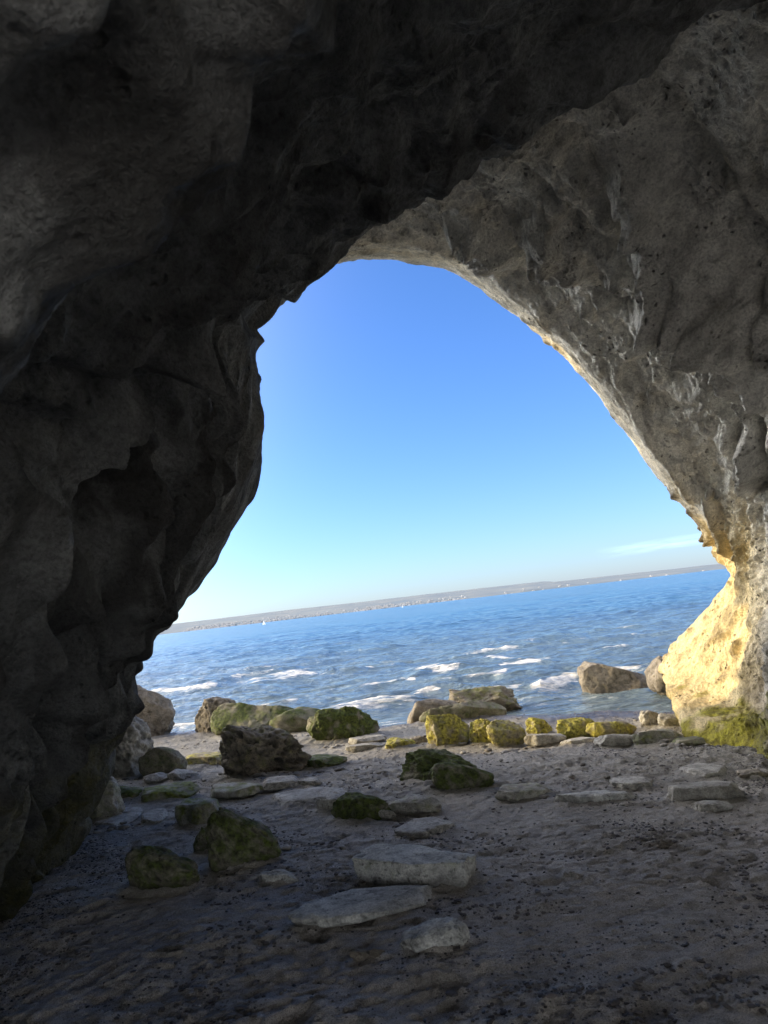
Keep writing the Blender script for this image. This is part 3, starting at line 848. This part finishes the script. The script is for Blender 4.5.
def make_rock(name, x0, y0, x1, y1, mat, label, cat='rock', group='rocks strewn over the beach', hf=0.8, moss=0.0, rough=0.1, pits=0.0, sq=2.6, cuts=5, seed=0,
              rot=None, dmul=1.0, sink=0.15, tilt=0.0, wet=0.25, sub=5, lift=0.0, Y=None, mtop=True, depth=None, slope=0.0, top=None, sd=None):
    rs = np.random.RandomState((sd if sd is not None else seed) * 13 + 7)
    cx = (x0 + x1) / 2
    base = ground(cx, y1 - 1) if Y is None else at(cx, y1, Y)
    d = base[1]
    wpx, hpx = x1 - x0, y1 - y0
    # part of the visual tilt comes from the roll of the camera
    Wm = wpx / F * d * 1.04
    Hm = hpx / F * d * hf
    if depth is None:
        slope = (1.5 - base[2]) / d
        Dm = max(hpx / F * d * (1 - hf) / slope, 0.45 * min(Wm, Hm * 2)) * dmul
        Dm = max(Dm, 0.5 * Wm * dmul if hf > .7 else 0.3 * Wm)
    else:
        Dm = depth
    v, f = ico(sub)
    v = v.copy()
    e = sq
    rad = (np.abs(v) ** e).sum(1) ** (-1 / e)
    p = v * rad[:, None]
    flat_ = hf < 0.66
    for ci in range(cuts + (4 if flat_ else 0)):
        n_ = rs.normal(size=3); n_[2] = abs(n_[2]) * 0.9
        if flat_ and ci % 2: n_[2] *= 0.15
        n_ /= 1.0; n_ /= np.linalg.norm(n_)
        c = rs.uniform(0.64, 0.92)
        dd = p @ n_
        ex = np.maximum(dd - c, 0)
        p = p - n_ * (ex * 0.95)[:, None]
    o_ = rs.uniform(0, 100, 3)
    sc = np.array([Wm, Dm, Hm * 1.15]) / 2
    q = p * sc / max(sc.max(), 1e-3)
    X, Y_, Z = q[:, 0] + o_[0], q[:, 1] + o_[1], q[:, 2] + o_[2]
    nlow = fbm(X * 1.5, Y_ * 1.5, Z * 1.5, 3)
    rg = ridged(X * 2.6, Y_ * 2.6, Z * 2.6, 4)
    hi = fbm(X * 7, Y_ * 7, Z * 7, 4, .6)
    disp = rough * 0.8 * (0.8 * nlow + 1.1 * (rg - 0.6)) + rough * 0.25 * hi
    cav = 0.4 * sstep(0.1, 0.6, -hi) + 0.3 * sstep(0.05, 0.4, -nlow)
    if pits:
        w = worley(X * 4.2 + .5 * nlow, Y_ * 4.2, Z * 4.2, seed)
        pm = 1 - sstep(0.18, 0.45, w)
        w_ = worley(X * 9, Y_ * 9, Z * 9, seed + 3)
        pm2 = 1 - sstep(0.15, 0.42, w_)
        disp = disp - pits * (0.14 * pm + 0.05 * pm2)
        cav = np.clip(cav + 0.8 * pm + 0.4 * pm2, 0, 1)
    fw = worley(X * 2.4 + .3 * nlow, Y_ * 2.4, Z * 2.4, seed + 5)
    disp = disp + rough * 1.3 * (0.45 - fw)
    crack = sstep(0.86, 0.97, ridged(X * 2.2 + 4, Y_ * 2.2, Z * 3.2, 2, .4))
    disp = disp - 0.05 * crack
    cav = np.clip(cav + 0.7 * crack, 0, 1)
    p = p * (1 + disp)[:, None]
    if slope:
        p[:, 2] = (p[:, 2] + 1) * (1 - slope * p[:, 0]) - 1
    if top is None: top = 0.7 if hf < 0.66 else 0.0
    if top:
        lim = 0.45 + 0.12 * nlow
        p[:, 2] = np.where(p[:, 2] > lim, lim + (p[:, 2] - lim) * (1 - top), p[:, 2])
    # heavier foot
    p = p * sc
    if tilt:
        ca, sa = math.cos(tilt), math.sin(tilt)
        p = np.stack([p[:, 0] * ca + p[:, 2] * sa, p[:, 1], -p[:, 0] * sa + p[:, 2] * ca], 1)
    if rot is None: rot = rs.uniform(-0.25, 0.25)
    ca, sa = math.cos(rot), math.sin(rot)
    p = np.stack([p[:, 0] * ca - p[:, 1] * sa, p[:, 0] * sa + p[:, 1] * ca, p[:, 2]], 1)
    # visible crown: normalise so that the built rock fills its measured size
    p[:, 0] -= (p[:, 0].max() + p[:, 0].min()) / 2
    p[:, 0] *= Wm / np.ptp(p[:, 0])
    zt = p[:, 2].max(); zb = np.percentile(p[:, 2], 8)
    p[:, 2] = (p[:, 2] - zb) * (Hm * (1 + sink) / (zt - zb)) - Hm * sink
    front = -p[:, 1].min()
    cxw, cyw = base[0] * (base[1] + front * .8) / base[1], base[1] + front * 0.8
    zg = float(gbase(cxw, cyw)) if Y is None else base[2]
    zz = p[:, 2] / Hm
    nn = fbm(X * 3, Y_ * 3, Z * 3, 3)
    ms = np.clip(moss * (0.75 + 0.9 * nn + (0.25 * zz if mtop else 0.35 * (0.6 - zz))), 0, 1)
    wt_ = np.clip(wet * (1 - sstep(0.0, 0.35, zz + 0.2 * nn)) + 0, 0, 1)
    o = make_mesh(name, p, f, mat, attrs={'cavity': cav, 'moss': ms, 'wet': wt_})
    o.location = (cxw, cyw, zg + lift)
    BANKS.append((cxw, cyw, np.ptp(p[:, 0]) / 2, np.ptp(p[:, 1]) / 2, Hm))
    tag(o, label, cat, group)
    return o


D_ = M_ROCKD
P_, B_, G_, Y_ = M_ROCKP, M_ROCKB, M_ROCKG, M_ROCKY
BE = 'rocks strewn over the beach'
SH = 'rocks along the waterline'
rocks = [
    # name, x0,y0,x1,y1, mat, label, opts
    ('boulder', 225, 720, 312, 776, B_, 'large brown boulder riddled with pits, in the middle of the left beach', dict(hf=.92, rough=.13, pits=1.5, moss=.2, cuts=1, sub=6, sq=3.6, slope=-.08)),
    ('boulder', 212, 812, 281, 873, G_, 'dark green rounded boulder standing alone before the pale upright slab', dict(hf=.95, rough=.07, moss=.55, pits=.35, sub=6, cuts=0, sq=3.2, sd=42, slope=-.5, wet=.7)),
    ('rock', 195, 826, 224, 856, G_, 'small dark wedge of rock leaning on the left side of the rounded green boulder', dict(hf=.85, rough=.14, moss=.5, tilt=.5, cuts=6)),
    ('boulder', 130, 853, 201, 896, G_, 'low dark mossy boulder, the nearest one on the left sand', dict(hf=.85, rough=.12, moss=.55, pits=.3, sub=6, sq=2.9, cuts=0, sd=305, lift=.03, wet=.8)),
    ('stone', 262, 869, 298, 888, D_, 'small smooth grey stone just right of the rounded green boulder', dict(hf=.65, rough=.06, cuts=3, sq=2.2)),
    ('rock', 178, 792, 223, 828, P_, 'pale wedge-shaped slab with greenish faces tilted up behind the rounded boulder', dict(hf=.62, rough=.06, moss=.45, cuts=7, rot=.35, slope=-.3)),
    ('rock', 210, 780, 263, 798, P_, 'flat pale stone with a green edge before the pitted boulder', dict(hf=.5, rough=.07, moss=.4)),
    ('boulder', 141, 746, 186, 777, G_, 'smooth dark dome of rock beside the left cliff foot', dict(hf=.9, rough=.07, moss=.35, cuts=2, sq=2.2)),
    ('rock', 187, 750, 229, 768, Y_, 'pale low rock with a bright yellow patch left of the pitted boulder', dict(hf=.65, rough=.1, moss=.45)),
    ('rock', 100, 783, 146, 804, G_, 'low greenish rock against the foot of the left overhang', dict(hf=.7, rough=.1, moss=.65)),
    ('rock', 142, 779, 198, 801, P_, 'flat mossy slab between the left cliff and the pale upright slab', dict(hf=.5, rough=.08, moss=.6)),
    ('rock', 142, 806, 168, 824, P_, 'thin flat stone sunk in the sand left of the pale upright slab', dict(hf=.3, rough=.08, cuts=4)),
    ('rock', 96, 806, 140, 826, P_, 'faint flat stone almost buried near the left wall', dict(hf=.2, rough=.05, cuts=4)),
    ('stone', 168, 768, 197, 782, P_, 'small round stone before the smooth dark dome', dict(hf=.7, rough=.08)),
    ('stone', 145, 772, 168, 784, P_, 'small dark stone touching the left cliff foot', dict(hf=.7, rough=.08)),
    ('rock', 272, 783, 347, 806, P_, 'broad thin grey slab flat on the sand behind the mossy pair', dict(hf=.3, rough=.07, cuts=6, rot=.2)),
    ('rock', 333, 793, 391, 821, G_, 'rough green mossy rock beside a pale smooth stone', dict(hf=.8, rough=.12, moss=.9, pits=.3)),
    ('rock', 318, 790, 350, 812, P_, 'pale smooth stone tucked behind the rough green rock', dict(hf=.6, rough=.06, cuts=3)),
    ('rock', 391, 793, 441, 815, P_, 'pale angular slab right of the rough green rock', dict(hf=.6, rough=.08, moss=.2)),
    ('rock', 397, 815, 456, 838, P_, 'thin grey slab half sunk above the largest slab', dict(hf=.35, rough=.07)),
    ('slab', 358, 842, 477, 892, D_, 'largest flat grey slab with a green right end in the middle of the sand', dict(hf=.5, rough=.07, sq=3.4, cuts=6, sub=6, moss=.12, wet=.6, slope=-.15, lift=.02)),
    ('slab', 297, 887, 434, 927, D_, 'long low grey slab just below the largest slab, fading into sand', dict(hf=.34, rough=.08, sq=2.4, cuts=6, sub=6, rot=.45, lift=.015)),
    ('rock', 403, 922, 469, 953, D_, 'small humped grey rock, the nearest one in the middle foreground', dict(hf=.66, rough=.1, sq=2.3, cuts=0, sub=6, sd=5, depth=.2, slope=-.25)),
    ('rock', 402, 741, 480, 786, G_, 'jagged green rock at the back of the mossy central pair', dict(hf=.7, rough=.2, moss=.8, cuts=7, sub=6)),
    ('rock', 434, 760, 494, 793, G_, 'rounded green rock at the front of the mossy central pair', dict(hf=.85, rough=.08, moss=.7, cuts=3, sub=6)),
    ('rock', 497, 780, 552, 802, P_, 'low domed pale rock alone on the sand right of the mossy pair', dict(hf=.6, rough=.09, moss=.25, sq=2.2)),
    ('rock', 560, 789, 632, 806, D_, 'long narrow dark-edged slab in the middle of the right beach', dict(hf=.6, rough=.12, sq=2.2)),
    ('rock', 613, 771, 656, 790, P_, 'pale triangular stone half buried in dark shingle', dict(hf=.35, rough=.08)),
    ('rock', 682, 758, 728, 781, P_, 'upper pale slab in the shingle close to the right wall foot', dict(hf=.4, rough=.07)),
    ('rock', 671, 779, 742, 802, P_, 'long grey slab in the shingle under the other pale slab', dict(hf=.6, rough=.09)),
    ('stone', 697, 796, 732, 813, P_, 'small grey stone just below the long slab in the shingle', dict(hf=.5, rough=.1)),
    ('stone', 655, 838, 680, 853, B_, 'small dark brown lump on the right sand', dict(hf=.7, rough=.2)),
    ('stone', 352, 948, 384, 961, B_, 'small flat dark stone near the nearest humped rock', dict(hf=.6, rough=.15)),
    ('stone', 378, 808, 396, 819, P_, 'pebble-sized grey stone between the rough green rock and the angular slab', dict(hf=.7, rough=.12)),
    ('rock', 305, 752, 347, 768, G_, 'low green stone right against the pitted boulder', dict(hf=.6, rough=.14, moss=.7)),
    ('stone', 262, 774, 300, 790, P_, 'low pale stone at the front foot of the pitted boulder', dict(hf=.5, rough=.1)),
    ('stone', 297, 776, 322, 787, P_, 'small pale stone right of the pitted boulder foot', dict(hf=.5, rough=.1)),
    ('stone', 738, 768, 766, 780, B_, 'small dark stone lying at the very foot of the right wall', dict(hf=.5, rough=.14)),
]
shore = [
    ('boulder', 196, 695, 243, 734, B_, 'brown rounded boulder, leftmost of the two big ones at the water edge', dict(hf=.9, rough=.1, pits=.5, sq=2.8, moss=.1, sub=6)),
    ('boulder', 212, 698, 303, 736, G_, 'long mossy boulder in front of the brown rounded one at the water edge', dict(hf=.85, rough=.1, moss=.6, sub=6, cuts=3)),
    ('boulder', 272, 706, 338, 734, G_, 'low dull green boulder between the long mossy boulder and the bright green mound', dict(hf=.85, rough=.08, moss=.5, cuts=3)),
    ('boulder', 309, 706, 379, 741, G_, 'bright green algae-covered mound with folds at the water edge', dict(hf=.9, rough=.17, moss=1.1, sq=2.0, cuts=4, sub=6)),
    ('stone', 349, 735, 387, 744, P_, 'upper of two thin flat stones right of the green mound', dict(hf=.6, rough=.08)),
    ('stone', 347, 742, 386, 751, P_, 'lower of two thin flat stones right of the green mound', dict(hf=.6, rough=.08)),
    ('stone', 386, 737, 416, 750, Y_, 'small yellow-green stone left of the bright yellow row', dict(hf=.8, rough=.14, moss=.8)),
    ('stone', 411, 736, 428, 746, B_, 'small reddish brown stone left of the bright yellow row', dict(hf=.8, rough=.14)),
    ('boulder', 408, 698, 462, 724, B_, 'dark rounded end rock of the rock platform in the water', dict(hf=.9, rough=.08, sq=2.4)),
    ('boulder', 422, 702, 506, 724, G_, 'long smooth front slab of the rock platform in the water', dict(hf=.9, rough=.08, moss=.35, sq=2.8, sub=6, dmul=.6)),
    ('boulder', 450, 684, 523, 712, B_, 'craggy brown top rock of the rock platform in the water', dict(hf=.85, rough=.2, moss=.3, cuts=6, sub=6, Y=12.3)),
    ('boulder', 429, 715, 471, 747, Y_, 'biggest bright yellow-green block in the sunlit row', dict(hf=.95, rough=.09, moss=.7, pits=.6, sq=2.7, cuts=7)),
    ('boulder', 471, 720, 500, 745, Y_, 'rounded yellow block second in the sunlit row', dict(hf=.95, rough=.08, moss=.65, pits=.7, sq=2.4)),
    ('boulder', 489, 721, 527, 746, Y_, 'yellow block with a dark right half, third in the sunlit row', dict(hf=.95, rough=.1, moss=.55, sq=2.3, cuts=5, slope=.3)),
    ('rock', 527, 717, 553, 736, Y_, 'small yellow-topped rock with green sides at the water edge', dict(hf=.9, rough=.1, moss=.95, sq=3)),
    ('rock', 526, 731, 566, 745, P_, 'pale low stone before the small yellow-topped rock', dict(hf=.7, rough=.08)),
    ('rock', 558, 718, 602, 739, Y_, 'yellow-green rock with a dark hollow right of the pale low stone', dict(hf=.85, rough=.16, moss=.9, pits=.6)),
    ('rock', 588, 720, 635, 738, Y_, 'long yellow-brown rock right of the hollowed one', dict(hf=.85, rough=.1, moss=.6)),
    ('rock', 597, 732, 640, 747, P_, 'pale pointed stone, sunlit, in front of the long yellow-brown rock', dict(hf=.75, rough=.12, cuts=5)),
    ('rock', 634, 727, 684, 746, P_, 'broad pale sunlit rock with a yellow tinge left of the right wall foot', dict(hf=.75, rough=.1, moss=.3, cuts=5)),
    ('rock', 641, 708, 664, 727, P_, 'pale nubbly stone, left of two near the water by the wall foot', dict(hf=.8, rough=.14)),
    ('rock', 660, 712, 683, 728, P_, 'pale round stone, right of two near the water by the wall foot', dict(hf=.8, rough=.1)),
    ('rock', 674, 735, 718, 747, G_, 'flat grey-green slab touching the right wall foot', dict(hf=.6, rough=.07, moss=.4)),
    ('rock', 562, 737, 600, 745, P_, 'thin pale stone between the low stone and the pointed one', dict(hf=.6, rough=.1)),
    ('boulder', 582, 659, 654, 698, B_, 'big brown sunlit boulder standing in the sea', dict(hf=.9, rough=.08, sq=2.4, sub=6, cuts=6, Y=13.2, depth=1.0, slope=.35)),
    ('boulder', 650, 655, 684, 690, B_, 'dark boulder in the sea tucked behind the right wall foot', dict(hf=.9, rough=.1, Y=12.0, depth=.8)),
    ('stone', 574, 704, 602, 713, B_, 'low dark stone awash in the shallows before the sea boulder', dict(hf=.6, rough=.12)),
    ('boulder', 112, 684, 175, 738, B_, 'tall brown boulder leaning out past the left cliff toward the sea', dict(hf=.95, rough=.1, sq=3.2, cuts=2, sub=6, tilt=.25)),
    ('boulder', 96, 704, 156, 778, P_, 'tall grey boulder standing against the left overhang', dict(hf=.95, rough=.12, sq=3, moss=.1, sub=6, pits=.4)),
    ('boulder', 62, 760, 124, 824, P_, 'pale rounded boulder with green foot wedged under the left overhang', dict(hf=.95, rough=.1, sq=2.6, moss=.3, mtop=False, sub=6)),
]
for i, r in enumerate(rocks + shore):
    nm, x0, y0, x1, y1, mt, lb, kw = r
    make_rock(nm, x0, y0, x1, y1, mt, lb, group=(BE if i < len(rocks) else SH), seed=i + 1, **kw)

# sand banked up against every rock, with a little scour just outside it
for bx, by, bw, bd, bh in BANKS:
    m_ = max(bw, bd) * 1.7
    i0, i1 = np.searchsorted(GY, [by - m_, by + m_]); j0, j1 = np.searchsorted(GX, [bx - m_, bx + m_])
    xx, yy = GXX[i0:i1, j0:j1], GYY[i0:i1, j0:j1]
    r_ = np.sqrt(((xx - bx) / bw) ** 2 + ((yy - by) / bd) ** 2) + 0.18 * fbm(xx * 3, yy * 3, 6, 3)
    hb = min(0.18 * bh, 0.024)
    GZ[i0:i1, j0:j1] += hb * (1 - sstep(0.8, 1.25, r_)) - 0.12 * hb * np.exp(-((r_ - 1.35) / 0.14) ** 2)
co_ = np.stack([GXX, GYY, GZ], -1).astype(np.float32).ravel()
SANDO.data.vertices.foreach_set('co', co_); SANDO.data.update()

# ------------------------------------------------------------------ shingle and bits of shell
def scatter(name, n, mat, label, cat, region, size, seed, flat=.6, sub=1, tone=None):
    rs = np.random.RandomState(seed)
    v, f = ico(sub)
    xs_, ys_ = [], []
    while len(xs_) < n:
        y = 2.0 * (12.6 / 2.0) ** rs.rand(n * 4); x = rs.uniform(-.75, .75, n * 4) * (y + 1.5)
        k = rs.rand(n * 4) < region(x, y)
        xs_ += list(x[k]); ys_ += list(y[k])
    x = np.array(xs_[:n]); y = np.array(ys_[:n])
    s = size[0] * (size[1] / size[0]) ** (rs.rand(n) ** 2.2)
    z = np.array(gz(x, y))
    j = rs.uniform(0.7, 1.3, (n, len(v), 1))
    an = rs.uniform(0, 2 * math.pi, n)
    P = v[None] * j * s[:, None, None] * np.stack([rs.uniform(.8, 1.4, n), rs.uniform(.6, 1, n), rs.uniform(.5, 1, n) * flat], -1)[:, None, :]
    c_, s_ = np.cos(an)[:, None], np.sin(an)[:, None]
    P = np.stack([P[..., 0] * c_ - P[..., 1] * s_, P[..., 0] * s_ + P[..., 1] * c_, P[..., 2]], -1)
    P += np.stack([x, y, z + s * flat * 0.35], -1)[:, None, :]
    Fc = (f[None] + (np.arange(n) * len(v))[:, None, None]).reshape(-1, 3)
    tn = np.repeat(rs.rand(n), len(v))
    o = make_mesh(name, P.reshape(-1, 3), Fc, mat, attrs={'tone': tn}, smooth=sub > 1)
    tag(o, label, cat, kind='stuff')


def tone_mat(name, stops, rough=.8):
    k = NT(name)
    c = k.ramp(k.attr('tone'), stops)
    pos = k.n('ShaderNodeNewGeometry').outputs['Position']
    c = k.mix(.6, c, k.ramp(k.noise(pos, 90, 4), [(.3, .5), (.7, 1.2)]), 'MULTIPLY')
    k.l(c, k.b.inputs['Base Color']); k.b.inputs['Roughness'].default_value = rough
    return k.m


M_RUB = tone_mat('grey_rubble', [(0, (0.1, 0.085, 0.07)), (.6, (0.24, 0.22, 0.19)), (1, (0.4, 0.38, 0.33))], .85)


def reg_shingle(x, y):
    n_ = fbm(x * 1.1, y * 1.1, 3, 3)
    right = sstep(0.6, 2.6, x - (9.2 - y) * 0.22) * sstep(4.2, 6.0, y) * (1 - sstep(9.6, 10.6, y))
    left = (1 - sstep(-1.9, -0.7, x + 0.1 * y)) * 0.7
    return np.clip(right * (0.55 + 1.2 * n_) + left * (0.25 + 1.0 * n_) + 0.02 + 0.16 * sstep(.1, .5, n_), 0, 1)


scatter('shingle', 85000, tone_mat('dark_shingle', [(0, (0.025, 0.022, 0.022)), (.5, (0.08, 0.07, 0.064)), (.85, (0.17, 0.15, 0.135)), (1, (0.4, 0.37, 0.33))], .6),
        'dark wet shingle spread over the sand, thickest by the right wall', 'shingle', reg_shingle, (0.0025, 0.011), 3)
scatter('shell_grit', 900, tone_mat('pale_shell', [(0, (0.3, 0.28, 0.26)), (1, (0.75, 0.73, 0.7))], .5),
        'scattered pale shell fragments on the sand', 'shells', lambda x, y: .15 + .5 * sstep(0, .4, fbm(x * .7, y * .7, 8, 2)), (0.0025, 0.008), 9, flat=.4)
scatter('sand_crumbs', 16000, tone_mat('damp_sand_crumbs', [(0, (0.06, 0.05, 0.045)), (1, (0.17, 0.15, 0.135))], .9),
        'small clods of damp sand and bark kicked up on the beach', 'sand clods', lambda x, y: sstep(-.05, .4, fbm(x * 1.6, y * 1.6, 15, 3)), (0.004, 0.02), 12, flat=.5)

scatter('rubble', 900, M_RUB, 'small grey stones lying between the rocks', 'small stones', lambda x, y: sstep(.05, .5, fbm(x * .9, y * .9, 41, 3)) * sstep(4.5, 7, y), (0.012, 0.05), 21, flat=.55, sub=2)

S.view_settings.view_transform = 'Standard'
S.view_settings.look = 'None'
S.view_settings.exposure = 0
S.cycles.max_bounces = 8
S.cycles.diffuse_bounces = 5
